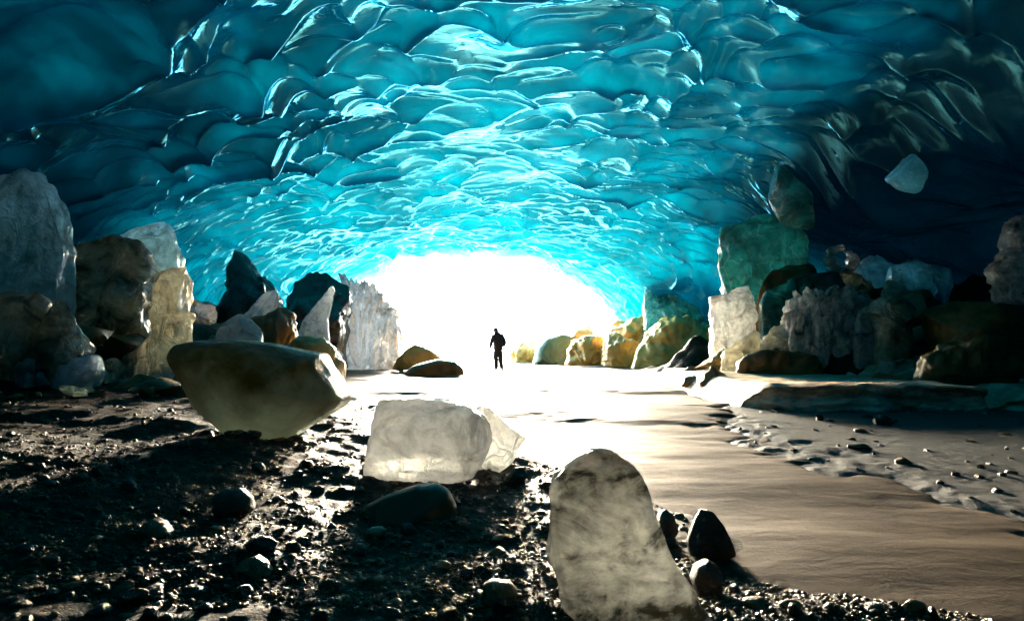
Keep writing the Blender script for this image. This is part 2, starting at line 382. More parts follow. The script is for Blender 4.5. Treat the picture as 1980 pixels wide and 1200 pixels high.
# ------------------------------------------------------------------ the cave ceiling
def section(y):
    k = sst(23, 38.5, y)
    c = -0.6 + (-1.8 + 0.6) * k
    wl = 13.2 + (10.5 - 13.2) * k
    wr = 15.5 + (9.0 - 15.5) * k
    H = 6.55 + (6.0 - 6.55) * sst(18, 38.5, y)
    e = sst(-9.5, -3, y)           # closes behind the camera
    e = 0.02 + 0.98 * np.sqrt(np.clip(e, 0, 1))
    return c, wl * e, wr * e, H * e
def build_ceiling():
    nu = 860
    yy = np.concatenate([np.linspace(-9.5, 6.5, 60)[:-1], np.linspace(6.5, 38.6, 820)])
    a = np.linspace(0, math.pi, nu)
    a = math.pi / 2 + (a - math.pi / 2) * (0.82 + 0.18 * np.abs(a - math.pi / 2) / (math.pi / 2))
    A, Y = np.meshgrid(a, yy, indexing='ij')
    c, wl, wr, H = section(Y)
    e = 2 / 2.2
    ca, sa = np.cos(A), np.sin(A)
    W = np.where(ca > 0, wr, wl)
    X = c + W * np.sign(ca) * np.abs(ca) ** e
    Z = -0.4 + (H + 0.4) * np.abs(sa) ** e
    # inward normals of the smooth shell
    V = np.stack([X, Y, Z], -1)
    du = np.gradient(V, axis=0); dv = np.gradient(V, axis=1)
    N = np.cross(du, dv); N /= np.linalg.norm(N, axis=-1, keepdims=True) + 1e-9
    mid = np.stack([c, Y, 0 * Y + 1.5], -1)
    N *= np.sign(np.sum(N * (mid - V), -1, keepdims=True))
    ds = np.linalg.norm(du, axis=-1)
    S = np.cumsum(ds, axis=0); S = S - S[nu // 2:nu // 2 + 1]
    # scallops: dishes whose rims stand towards the cave
    wx = 1.0 * fbm(S * 0.36, Y * 0.42, 0 * S, 2, 101); wy = 0.5 * fbm(S * 0.42, Y * 0.42, 0 * S + 7, 2, 111)
    side = sst(3.0, 9.0, np.abs(S + 0.0))
    near = sst(24, 11, Y)
    leftnear = sst(-1.5, -6, X) * sst(24, 12, Y)
    rightnear = sst(5, 10, X) * sst(30, 16, Y)
    f1, va, dyn = cups((S + wx) / 1.05, (Y + wy) / 0.95, 201, 0.95, 20)
    ra = S * 0.94 + Y * 0.34; rb = Y * 0.94 - S * 0.34
    g1, vg, dg = cups((ra + wx) / 0.9, (rb + wy) / 0.80, 231, 0.95, 17)
    mk = sst(-0.35, 0.45, fbm(S * 0.16, Y * 0.18, 0 * S, 2, 241))
    am = 0.75 + 0.5 * sst(-0.5, 0.5, fbm(S * 0.3, Y * 0.3, 0 * S, 2, 251))
    sm = ((f1 * (0.7 + 0.9 * va) + 0.16 * dyn) * (1 - mk) + 0.6 * (g1 * (0.7 + 0.9 * vg) + 0.16 * dg) * mk) * am
    A1 = 0.47 * (1 + 0.1 * leftnear) * (1 - 0.75 * rightnear) * (0.65 + 0.35 * near)
    f1b, vb, _ = cups((S + wx * 1.6) / 4.0 + 0.3, (Y + wy * 1.6) / 3.0, 301, 0.9, 14)
    lg = f1b * (0.7 + 0.9 * vb)
    A2 = 0.30 + 0.6 * leftnear + 0.45 * rightnear
    f1c, vc, dc = cups((S + wx * 0.5) / 0.72, (Y + wy * 0.6) / 0.45, 401, 0.95, 12)
    A3 = 0.01 + 0.10 * sst(15, 30, Y) * (1 - 0.9 * leftnear) * (1 - 0.6 * rightnear)
    D = A1 * sm + A2 * lg + A3 * (f1c * (0.6 + 0.9 * vc) + 0.2 * dc)
    D = D + 0.30 * fbm(S * 0.16, Y * 0.14, 0 * S, 3, 121) + 0.012 * fbm(S * 1.3, Y * 1.8, 0 * S, 2, 131)
    # a lip of ice overhanging the dark recess on the right
    D = D + 1.1 * sst(6.5, 9.0, X) * sst(12.2, 9.8, X) * sst(25, 17, Y)
    D = D * sst(-9.5, -6, Y) - 0.25
    # ragged mouth
    V2 = V + N * D[..., None]
    V2[..., 1] += sst(36.5, 38.6, Y) * (0.8 * fbm(S * 0.5, 0 * S, 0 * S, 4, 141))
    V2[..., 2] = np.where(V[..., 2] < 0.3, V[..., 2], V2[..., 2])
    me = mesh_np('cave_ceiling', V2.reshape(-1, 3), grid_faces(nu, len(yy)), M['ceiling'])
    # ice thickness over the cave: thin at the mouth, many metres thick inland and down the flanks
    rim = A1 * sm + A2 * lg * 0.6
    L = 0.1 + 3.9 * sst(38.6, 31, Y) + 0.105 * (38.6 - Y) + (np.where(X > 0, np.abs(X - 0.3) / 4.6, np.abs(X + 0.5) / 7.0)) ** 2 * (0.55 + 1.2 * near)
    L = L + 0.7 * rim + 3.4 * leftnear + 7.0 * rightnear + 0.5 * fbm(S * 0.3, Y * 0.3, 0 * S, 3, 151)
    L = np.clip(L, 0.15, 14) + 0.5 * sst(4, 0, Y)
    deb_shade = np.clip(sst(3.2, 1.0, V2[..., 2] + 0.6 * fbm(X * .5, Y * .5, Z * .5, 3, 161)) * sst(34, 26, Y)
                  + sst(6.2, 8.8, X + 0.8 * fbm(X * .4, Y * .4, Z * .4, 3, 171)) * sst(29, 22, Y)  # right recess: its darkness is painted into the ice colour and gloss
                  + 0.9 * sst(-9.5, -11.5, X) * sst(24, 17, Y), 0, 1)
    for nm, arr in (('ice_thickness', L), ('debris', deb_shade)):
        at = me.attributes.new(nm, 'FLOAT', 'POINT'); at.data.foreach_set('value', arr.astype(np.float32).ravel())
    return struct(link('cave_ceiling', me))
build_ceiling()

# ------------------------------------------------------------------ bodies from a measured outline
def body(name, pts, y, thick, mat, seed=0, amp=0.05, freq=1.6, facets=6, anchor=0.0, power=2.6, groove=0.0,
         ground=None, sharp=None, cut=(0.70, 0.96), n=128, m=44, parent=None, back=0.25, side=0.75):
    """pts: outline in photo pixels, taken at distance y and given a real thickness along the line of sight"""
    q = np.array([P(a, b, y) for a, b in pts])[:, (0, 2)]
    d = np.r_[0, np.cumsum(np.linalg.norm(np.diff(np.r_[q, q[:1]], axis=0), axis=1))]
    s = np.linspace(0, d[-1], n, endpoint=False)
    qc = np.r_[q, q[:1]]
    o = np.stack([np.interp(s, d, qc[:, 0]), np.interp(s, d, qc[:, 1])], -1)
    for _ in range(3):
        o = 0.5 * o + 0.25 * (np.roll(o, 1, 0) + np.roll(o, -1, 0))
    zlo, zhi = o[:, 1].min(), o[:, 1].max()
    if ground is not None:                       # let the hidden foot reach the ground
        k = (o[:, 1] - zlo) / (zhi - zlo)
        low = 1 - sst(0.0, 0.35, k)
        o[:, 1] = o[:, 1] - low * (zlo - ground)
        zlo = o[:, 1].min()
    cx = 0.5 * (o[:, 0].min() + o[:, 0].max()); cz = zlo + anchor * (zhi - zlo)
    th = np.linspace(-math.pi / 2, math.pi / 2, m)
    tt = np.sin(th)
    sc_ = (1 - np.abs(tt) ** power) ** (1 / power)
    sc_ = np.maximum(sc_, 0.001)
    V = np.zeros((n, m, 3))
    V[..., 0] = cx + (o[:, None, 0] - cx) * sc_[None, :]
    V[..., 2] = cz + (o[:, None, 1] - cz) * sc_[None, :]
    V[..., 1] = y + back * thick + tt[None, :] * thick / 2
    c0 = np.array((cx, y + back * thick, 0.5 * (zlo + zhi)))
    W = V - c0
    rng = np.random.default_rng(seed + 500)
    ext = np.array((np.ptp(o[:, 0]) / 2, thick / 2, (zhi - zlo) / 2))
    for k in range(facets):                      # broken planes on the faces that point along the depth
        nv = rng.normal(size=3); nv[0] *= side; nv[2] *= side; nv[1] = (abs(nv[1]) + 0.5) * (-1 if k % 3 else 1); nv /= np.linalg.norm(nv)
        sup = np.max(W.reshape(-1, 3) @ nv)
        dd = sup * rng.uniform(*cut)
        ex = W @ nv - dd
        W = W - np.maximum(ex, 0)[..., None] * nv * 0.92
    X, Y, Z = W[..., 0] * freq, W[..., 1] * freq, W[..., 2] * freq
    r = W / (np.linalg.norm(W / ext, axis=-1, keepdims=True) * ext + 1e-6)
    nn = W / (ext ** 2); nn /= np.linalg.norm(nn, axis=-1, keepdims=True) + 1e-9
    disp = amp * fbm(X, Y, Z, 4, seed)
    disp = disp - 0.5 * amp * np.abs(fbm(X * 2.1, Y * 2.1, Z * 2.1, 3, seed + 40))
    if groove: disp = disp + groove * np.abs(fbm(X * 4.5, Y * 4.5, Z * 0.5, 3, seed + 70))
    size = min(ext) * 2
    W = W + nn * (disp * size)[..., None]
    base = np.array((cx, y + back * thick, zlo))
    V = W + c0 - base
    # close the two ends
    f = grid_faces(n, m, wrap=True)
    me = mesh_np(name, V.reshape(-1, 3), f, M[mat] if isinstance(mat, str) else mat, True, sharp)
    bm = bmesh.new(); bm.from_mesh(me)
    bmesh.ops.remove_doubles(bm, verts=bm.verts, dist=0.0015)
    bmesh.ops.recalc_face_normals(bm, faces=bm.faces); bm.to_mesh(me); bm.free()
    return link(name, me, base, parent)

GND = -0.15
def thing(name, label, cat, pts, y, thick, mat, group=None, **kw):
    o = body(name, pts, y, thick, mat, **kw)
    return tag(o, label, cat, group)
def rest(px, py):
    return hit(px, py)[1]

# ---- foreground pieces
thing('ice_slab', 'tall clear grey ice slab leaning upright on the gravel at the front, rounded brownish top', 'ice',
      [(1055, 950), (1070, 925), (1110, 890), (1150, 870), (1190, 875), (1230, 900), (1260, 945), (1275, 1000), (1300, 1060), (1330, 1120),
       (1350, 1170), (1385, 1215), (1380, 1260), (1250, 1275), (1140, 1255), (1090, 1170), (1070, 1090), (1060, 1010)], 2.55, 0.24, 'ice_marbled',
      seed=1, amp=0.10, freq=5, facets=5, anchor=0.4, power=3.2, n=220, m=70, cut=(0.8, 0.96), side=0.4)
yb = rest(820, 934)
thing('ice_chunk', 'glowing white rectangular ice chunk with rounded top sitting on dark gravel', 'ice',
      [(693, 936), (700, 880), (712, 820), (730, 785), (790, 777), (880, 780), (915, 790), (940, 815), (948, 860), (935, 895), (912, 922), (860, 934), (760, 936)],
      yb + 0.2, 0.7, 'ice_white', seed=2, amp=0.06, freq=3, facets=6, anchor=0.25, power=3.4, n=160, cut=(0.75, 0.95))
thing('ice_shard', 'thin grey pointed ice shard poking out behind the white chunk towards the sand', 'ice',
      [(900, 800), (925, 786), (948, 790), (985, 828), (1017, 848), (992, 878), (955, 886), (915, 900)], yb + 0.75, 0.3, 'ice_grey', seed=3, amp=0.04, facets=8, anchor=0.1, ground=0.0)
yb = rest(485, 853)
big = thing('ice_boulder', 'huge olive brown ice boulder with flat top and pale narrowing bottom', 'ice',
      [(310, 667), (322, 648), (420, 640), (500, 650), (600, 672), (612, 700), (640, 735), (656, 760), (640, 780), (610, 800), (560, 832),
       (520, 852), (480, 856), (440, 838), (400, 805), (365, 775), (340, 722)], yb + 0.35, 1.5, 'ice_capped',
      seed=4, amp=0.025, freq=1.1, facets=5, anchor=0.45, power=2.8, n=200, m=60, cut=(0.8, 0.97))
big.location.z -= 0.07
thing('stone_slab', 'smooth olive wedge stone lying just below the white ice chunk', 'stone',
      [(690, 990), (740, 964), (800, 943), (840, 938), (865, 955), (882, 990), (870, 1015), (780, 1020), (700, 1010)], rest(790, 1008), 0.4,
      mat_rock('olive_wet_stone', (0.07, 0.065, 0.015), (0.04, 0.035, 0.012), (0.2, 0.4), 3, 0.25), seed=5, amp=0.02, facets=4, power=2.4)
thing('round_stone', 'round black stone with a pale lit rim in the middle of the gravel', 'stone',
      [(403, 985), (405, 960), (425, 946), (460, 946), (480, 965), (484, 990), (465, 1008), (420, 1008)], rest(440, 1000), 0.25, 'stone', seed=6, amp=0.03, facets=3, power=2.2)
thing('pointed_rock', 'black pointed rock at the sand edge right of the tall ice slab', 'rock',
      [(1338, 1050), (1350, 1014), (1362, 988), (1384, 992), (1404, 1020), (1420, 1052), (1428, 1078), (1395, 1088), (1340, 1080)], rest(1385, 1084), 0.26, 'stone', seed=7, amp=0.05, facets=9, sharp=40, cut=(0.6, 0.9))
thing('low_rock', 'low black rock between the tall ice slab and the pointed rock', 'rock',
      [(1268, 1020), (1278, 992), (1290, 985), (1306, 994), (1318, 1030), (1300, 1046), (1270, 1042)], rest(1295, 1042), 0.2, 'stone', seed=8, amp=0.06, facets=7, sharp=40)
thing('blunt_rock', 'blunt black rock beside the lower right edge of the tall ice slab', 'rock',
      [(1340, 1125), (1350, 1098), (1375, 1085), (1396, 1098), (1404, 1130), (1398, 1152), (1350, 1155)], rest(1370, 1150), 0.2, 'stone', seed=9, amp=0.06, facets=6, sharp=40)
thing('pale_stone', 'small pale olive stone with lit rim at the bottom left of the tall ice slab', 'stone',
      [(930, 1160), (935, 1135), (950, 1126), (985, 1130), (1000, 1145), (995, 1170), (940, 1175)], rest(960, 1168), 0.13, 'tan_small', seed=10, amp=0.04, facets=5)
thing('tan_stone', 'tan triangular stone on the gravel straight below the round black stone', 'stone',
      [(445, 1108), (460, 1090), (490, 1078), (508, 1090), (522, 1112), (480, 1116)], rest(480, 1112), 0.14, 'tan_small', seed=11, amp=0.05, facets=7, sharp=40)
thing('tan_stone', 'tan humped stone on the gravel left of the round black stone', 'stone',
      [(255, 1040), (268, 1015), (290, 1002), (310, 1010), (325, 1035), (300, 1042)], rest(290, 1040), 0.16, 'tan_small', seed=12, amp=0.06, facets=5)

# ---- boulder on the sand, centre
thing('brown_boulder', 'brown wedge boulder with a lit ridge on the sand left of the walker', 'boulder',
      [(748, 716), (768, 692), (788, 672), (800, 662), (830, 672), (858, 690), (880, 705), (882, 720), (790, 722)], rest(815, 722) + 0.6, 2.0, 'tan', seed=13, amp=0.05, freq=1.2, facets=7, cut=(0.6, 0.9))
thing('dark_boulder', 'low dark rounded boulder against the front of the brown wedge boulder', 'boulder',
      [(775, 722), (800, 706), (850, 694), (880, 698), (894, 712), (898, 725), (800, 727)], rest(840, 726), 1.0, 'brown', seed=14, amp=0.04, freq=1.2, facets=4)

# ---- left pile
g = 'ice and rock fallen along the left wall'
thing('ice_pillar', 'tall blue grey ice pillar at the left picture edge with bright right rim', 'ice',
      [(-90, 280), (-40, 285), (0, 300), (40, 322), (80, 350), (100, 385), (107, 430), (106, 500), (100, 560), (95, 640), (-80, 650)], 13.2, 1.3, 'ice_blue', g, seed=20, amp=0.07, freq=1.2, facets=9, groove=0.07, anchor=0.3, power=3, ground=GND)
thing('dark_boulder', 'dark ice boulder under the foot of the tall ice pillar', 'boulder',
      [(-40, 570), (0, 553), (40, 556), (66, 580), (78, 625), (70, 680), (-40, 690)], 11.9, 1.1, 'ice_dark', g, seed=21, amp=0.10, facets=9, ground=GND)
thing('dark_boulder', 'grey brown boulder right of the pillar foot above the bluish white block', 'boulder',
      [(62, 630), (80, 590), (105, 572), (135, 595), (152, 640), (140, 700), (70, 700)], 11.7, 1.0, 'ice_dark', g, seed=22, amp=0.10, facets=9, ground=GND)
thing('debris_boulder', 'massive dark debris boulder with olive flank in the left pile', 'boulder',
      [(100, 600), (108, 500), (130, 455), (180, 436), (235, 448), (268, 510), (288, 580), (285, 650), (262, 700), (130, 710)], 15.0, 2.4, 'ice_dark', g, seed=23, amp=0.11, freq=0.9, facets=11, ground=GND)
thing('ice_block', 'twin lobed pale blue ice block on top of the left pile', 'ice',
      [(178, 440), (200, 412), (240, 400), (285, 392), (310, 408), (328, 450), (334, 500), (325, 540), (320, 660), (220, 660), (230, 500), (205, 472)], 16.8, 1.6, 'ice_blue', g, seed=24, amp=0.11, freq=1.1, facets=12, ground=GND)
thing('ice_column', 'pale cream ice column with bright edges beside the olive boulder', 'ice',
      [(282, 525), (305, 511), (348, 509), (353, 540), (342, 580), (352, 602), (363, 600), (356, 650), (346, 680), (342, 728), (245, 728), (262, 680), (280, 640), (286, 580)], 13.6, 1.2, 'ice_pale', g, seed=25, amp=0.10, freq=1.6, facets=11, anchor=0.2, ground=0.0)
thing('ice_cone', 'smooth pale cream ice cone at the foot of the cream column', 'ice',
      [(212, 735), (225, 700), (250, 670), (276, 657), (300, 675), (322, 705), (336, 738)], rest(275, 738), 1.0, 'ice_pale', g, seed=26, amp=0.03, facets=7)
thing('ice_block', 'smooth bluish white ice block at the foot of the left pile', 'ice',
      [(86, 752), (84, 695), (98, 674), (130, 686), (158, 694), (165, 683), (175, 686), (184, 720), (172, 750)], rest(130, 752), 0.7, mat_ice('frosty_ice', (0.88, 0.94, 0.97), (0.88, 0.97, 1.0), None, 0.3, 1.5, 0.5, 0, 0.3), g, seed=27, amp=0.03, facets=7, power=3)
thing('ice_block', 'rough frosted ice block with pitted front at the left picture edge', 'ice',
      [(20, 748), (25, 712), (48, 694), (72, 700), (86, 725), (80, 748)], rest(50, 748), 0.5, 'ice_white', g, seed=28, amp=0.14, freq=5, facets=8)
thing('ice_block', 'pale teal ice block behind the rough frosted block', 'ice',
      [(-30, 745), (-25, 700), (20, 676), (60, 671), (84, 690), (88, 740)], rest(30, 745) + 0.7, 0.9, 'ice_white', g, seed=29, amp=0.10, freq=2, facets=10, ground=0.0)
for k, (px, py, r) in enumerate(((197, 738, 12), (218, 733, 13), (238, 738, 9), (205, 742, 6))):
    thing('ice_lump', 'small cream ice lump in front of the cream cone', 'ice',
          [(px - r, py), (px - r, py - r), (px, py - 1.8 * r), (px + r, py - r), (px + r, py)], rest(px, py), 0.25, 'ice_pale', 'small ice lumps by the cream cone', seed=30 + k, amp=0.1, freq=4, facets=10, n=48, m=20)

# ---- left of the mouth
g = 'boulders left of the cave mouth'
thing('dark_boulder', 'black topped boulder with frosted white lower face behind the olive boulder', 'boulder',
      [(425, 510), (432, 482), (450, 476), (490, 486), (528, 508), (540, 540), (549, 590), (545, 650), (425, 650)], 22.5, 2.2, 'darkrock', g, seed=40, amp=0.13, freq=0.9, facets=12, ground=GND, cut=(0.6, 0.92))
thing('frosted_boulder', 'frosted white and black ice boulder under the black topped boulder', 'ice',
      [(440, 640), (470, 590), (500, 560), (530, 555), (546, 575), (552, 620), (540, 655)], 21.0, 1.2, 'ice_white', g, seed=41, amp=0.1, freq=2, facets=11, ground=GND)
thing('dark_boulder', 'dark domed boulder with ice vein beside the striped ice curtain', 'boulder',
      [(545, 600), (555, 545), (580, 522), (610, 513), (640, 519), (664, 538), (673, 565), (668, 650), (555, 660)], 26.0, 2.4, 'darkrock', g, seed=42, amp=0.10, freq=0.8, facets=11, ground=GND, cut=(0.6, 0.92))
thing('ice_wedge', 'white wedge of ice leaning against the dark domed boulder', 'ice',
      [(572, 655), (580, 620), (620, 575), (640, 550), (648, 560), (630, 600), (640, 650)], 24.3, 0.6, 'ice_white', g, seed=43, amp=0.08, freq=2, facets=8, ground=GND)
thing('ice_curtain', 'fluted white ice curtain at the left side of the cave mouth', 'ice',
      [(632, 668), (634, 558), (668, 549), (700, 556), (732, 578), (752, 606), (764, 645), (758, 672)], 29.0, 1.4, 'ice_fluted', g, seed=44, amp=0.02, freq=1.2, facets=6, groove=0.42, ground=GND, n=220, m=80)
thing('ice_mound', 'smooth white ice mound low on the sand in front of the ice curtain', 'ice',
      [(606, 668), (640, 637), (672, 626), (712, 640), (750, 662), (778, 695), (770, 708), (612, 708)], rest(690, 704), 2.2, 'ice_fluted', g, seed=45, amp=0.10, freq=0.9, facets=10, groove=0.18, n=180, m=60)
thing('ice_lens', 'small glowing white ice lens behind the flat top of the olive boulder', 'ice',
      [(405, 652), (430, 622), (450, 606), (475, 607), (495, 624), (508, 655)], 17.0, 0.8, M['ice_white'], g, seed=46, amp=0.03, facets=7, ground=0)
thing('brown_rock', 'dark brown jagged rock right of the glowing ice lens', 'rock',
      [(478, 616), (520, 602), (545, 588), (562, 604), (572, 650), (566, 675), (500, 675), (492, 640)], 18.5, 1.2, 'brown', g, seed=47, amp=0.1, freq=1.8, facets=12, ground=GND)
thing('tan_rock', 'pale tan rock ramp between the olive boulder and the white mound', 'rock',
      [(545, 690), (562, 640), (600, 650), (640, 662), (665, 700), (660, 730), (560, 730)], 17.5, 1.4, 'tan', g, seed=48, amp=0.11, freq=1.5, facets=11, ground=GND)

# ---- right of the mouth
g = 'boulders in a row right of the cave mouth'
thing('pale_rock', 'pale cream low rock behind the walker on the right side of the mouth', 'rock',
      [(985, 702), (990, 672), (1010, 656), (1035, 655), (1045, 680), (1042, 703)], 39.0, 1.6, 'tan', g, seed=50, amp=0.10, facets=9, ground=-0.1)
thing('green_boulder', 'smooth grey green boulder first in the row right of the walker', 'boulder',
      [(1028, 704), (1038, 670), (1058, 651), (1090, 642), (1112, 652), (1114, 704)], 36.5, 2.2, mat_rock('green_rock', (0.12, 0.2, 0.13), (0.06, 0.10, 0.06), (0.3, 0.6), 1.2, 0.3), g, seed=51, amp=0.03, facets=8, ground=-0.1)
thing('tan_boulder', 'golden brown pitted boulder second in the row next to the grey green one', 'boulder',
      [(1094, 706), (1100, 664), (1128, 650), (1162, 648), (1178, 668), (1174, 708)], 34.0, 2.0, 'tan', g, seed=52, amp=0.12, freq=1.6, facets=9, ground=-0.1)
thing('tan_boulder', 'golden peaked boulder third in the row with a sloping right side', 'boulder',
      [(1162, 708), (1168, 660), (1184, 640), (1212, 648), (1244, 672), (1266, 712)], 32.5, 2.0, 'tan', g, seed=53, amp=0.10, freq=1.5, facets=10, ground=-0.1)
thing('olive_boulder', 'largest smooth olive boulder at the right end of the row', 'boulder',
      [(1228, 713), (1240, 672), (1264, 632), (1300, 612), (1340, 612), (1374, 634), (1392, 670), (1386, 715)], 30.5, 2.6, 'olive', g, seed=54, amp=0.07, facets=9, ground=-0.1)
thing('cream_rock', 'cream coloured rough rock hump behind the golden peaked boulder', 'rock',
      [(1150, 660), (1190, 632), (1245, 608), (1290, 600), (1318, 612), (1320, 680), (1160, 690)], 34.5, 1.8, M['tan'], g, seed=55, amp=0.1, freq=1.5, facets=10, ground=-0.1)
thing('ice_buttress', 'turquoise ice buttress standing against the wall above the olive boulder', 'ice',
      [(1248, 535), (1290, 506), (1350, 497), (1408, 509), (1432, 540), (1428, 660), (1262, 660)], 32.5, 2.0, 'ice_teal', None, seed=56, amp=0.11, freq=0.8, facets=11, ground=-0.1)
g = 'ice and rock fallen along the right wall'
thing('jagged_rock', 'tan jagged rock wedge on the sand at the left end of the right pile', 'rock',
      [(1345, 718), (1370, 700), (1405, 674), (1422, 678), (1442, 700), (1448, 719)], 18.6, 1.2, 'tan', g, seed=57, amp=0.12, freq=2.2, facets=13, sharp=40)
thing('cream_block', 'cream angular ice block behind the tan jagged wedge', 'ice',
      [(1402, 712), (1415, 680), (1440, 658), (1468, 643), (1484, 678), (1478, 714)], 17.6, 1.1, 'ice_pale', g, seed=58, amp=0.13, freq=2, facets=15, ground=0.3)
thing('cream_block', 'cream squarish ice block between the jagged wedge and the striped block', 'ice',
      [(1474, 700), (1488, 642), (1522, 631), (1544, 662), (1540, 705)], 17.0, 1.0, 'ice_pale', g, seed=59, amp=0.13, freq=2, facets=15, ground=0.3)
thing('dark_boulder', 'dark brown boulder under the cream squarish block at the back of the shelf', 'boulder',
      [(1430, 716), (1440, 700), (1500, 668), (1545, 680), (1590, 700), (1600, 720)], 15.9, 0.9, 'brown', g, seed=60, amp=0.13, facets=10, ground=-0.1)
thing('striped_block', 'striped grey and white fluted ice block in the middle of the right pile', 'ice',
      [(1522, 690), (1530, 620), (1545, 586), (1590, 568), (1650, 573), (1686, 600), (1694, 660), (1690, 700)], 16.6, 1.2, 'ice_grey', g, seed=61, amp=0.03, freq=1.4, facets=8, groove=0.22, ground=0.2, n=200, m=70)
thing('ice_piece', 'bright pale blue ice piece at the right end of the striped block', 'ice',
      [(1654, 664), (1660, 603), (1680, 590), (1693, 622), (1691, 664)], 15.75, 0.3, 'ice_white', g, seed=62, amp=0.07, facets=7, ground=0.2)
cap = thing('mushroom_boulder', 'dark mushroom shaped ice boulder with pale rimmed cap right of the striped block', 'boulder',
      [(1700, 715), (1702, 640), (1700, 608), (1685, 604), (1700, 576), (1725, 562), (1755, 566), (1778, 592), (1768, 607), (1764, 640), (1770, 715)], 15.4, 1.0, 'ice_dark', g, seed=63, amp=0.03, facets=7, anchor=0.6, ground=0.3)
thing('ice_tower', 'tall dark green ice block with bright left rim highest in the right pile', 'ice',
      [(1404, 470), (1410, 432), (1440, 400), (1476, 384), (1495, 402), (1542, 432), (1572, 470), (1570, 640), (1420, 640)], 20.0, 1.6, 'ice_teal', g, seed=64, side=1.0, amp=0.10, freq=1.1, facets=13, anchor=0.3, power=3, ground=GND, cut=(0.65, 0.95))
thing('grey_block', 'grey notched ice block below the tall green block', 'ice',
      [(1380, 590), (1384, 566), (1402, 560), (1420, 560), (1430, 540), (1446, 546), (1462, 582), (1464, 660), (1386, 660)], 19.3, 1.0, 'ice_grey', g, seed=65, amp=0.13, freq=2, facets=11, ground=-0.1)
thing('brown_boulder', 'dark brown oval boulder between the tall green block and the teal slab', 'boulder',
      [(1462, 575), (1480, 524), (1530, 503), (1588, 510), (1612, 545), (1610, 640), (1470, 640)], 18.9, 1.2, 'brown', g, seed=66, amp=0.08, facets=9, ground=-0.1)
thing('teal_slab', 'long teal ice slab lying tilted above the striped block', 'ice',
      [(1474, 592), (1486, 556), (1560, 532), (1622, 520), (1640, 548), (1630, 640), (1480, 640)], 17.9, 0.9, 'ice_teal', g, seed=67, amp=0.07, facets=9, ground=-0.1)
thing('dark_boulder', 'dark rounded boulder under the white ice ring', 'boulder',
      [(1585, 570), (1605, 528), (1655, 518), (1700, 545), (1722, 590), (1715, 660), (1590, 660)], 19.6, 1.6, 'ice_dark', g, seed=68, amp=0.08, facets=9, ground=0)
thing('blue_ledge', 'dim blue ice ledge with a tilted top at the back of the right recess', 'ice',
      [(1650, 500), (1700, 462), (1772, 438), (1775, 500), (1770, 640), (1660, 640)], 22.0, 1.6, 'ice_navy', g, seed=69, amp=0.10, facets=12, ground=0)
thing('blue_boulder', 'dim blue ice boulder right of the tilted ledge in the recess', 'ice',
      [(1725, 560), (1745, 512), (1790, 485), (1842, 506), (1850, 560), (1840, 650), (1735, 650)], 19.5, 1.6, 'ice_navy', g, seed=70, amp=0.08, facets=11, ground=0)
thing('rock_bank', 'dark brown flat topped rock bank at the right picture edge', 'rock',
      [(1838, 600), (1850, 584), (1900, 579), (1990, 576), (2100, 580), (2110, 700), (1845, 700)], 14.5, 2.0, 'brown', g, seed=71, amp=0.03, facets=7, power=4, ground=0.2)
thing('ice_lump', 'pitted black and white ice lump standing on the flat rock bank', 'ice',
      [(1936, 556), (1936, 510), (1950, 490), (1972, 478), (1966, 440), (1976, 418), (2010, 410), (2040, 470), (2045, 585), (1945, 582)], 14.0, 1.0, 'ice_grey', g, seed=72, amp=0.14, freq=2.6, facets=9)
thing('tan_rock', 'rough tan rock leaning in front of the flat rock bank', 'rock',
      [(1790, 716), (1800, 690), (1850, 658), (1898, 640), (1950, 644), (1990, 690), (1990, 728), (1800, 724)], 12.9, 1.0, 'brown', g, seed=73, amp=0.12, freq=2.4, facets=11, ground=0.3)

# ---- broken rubble between the big pieces
def rock_mesh(name, seed, mat, sub=3, fac=9, flat=0.7, amp=0.12, cut=(0.66, 0.95), sharp=42):
    rng = np.random.default_rng(seed)
    bm = bmesh.new(); bmesh.ops.create_icosphere(bm, subdivisions=sub, radius=1.0)
    V = np.array([v.co[:] for v in bm.verts])
    V = V * np.array((rng.uniform(0.8, 1.25), rng.uniform(0.7, 1.1), flat * rng.uniform(0.7, 1.1)))
    for k in range(fac):
        nv = rng.normal(size=3); nv /= np.linalg.norm(nv)
        d = np.max(V @ nv) * rng.uniform(*cut)
        V = V - np.maximum(V @ nv - d, 0)[:, None] * nv
    V = V * (1 + amp * fbm(V[:, 0] * 1.7, V[:, 1] * 1.7, V[:, 2] * 1.7, 3, seed))[:, None]
    V[:, 2] -= V[:, 2].min() * 0.75
    for v, c in zip(bm.verts, V): v.co = c
    me = bpy.data.meshes.new(name); bm.to_mesh(me); bm.free()
    me.shade_smooth(); me.set_sharp_from_angle(angle=R(sharp))
    me.materials.append(mat)
    return me
def rubble_mesh(name, seed, mat):
    return rock_mesh(name, seed, mat, 3, 13, 0.8, 0.16, (0.5, 0.88), 28)
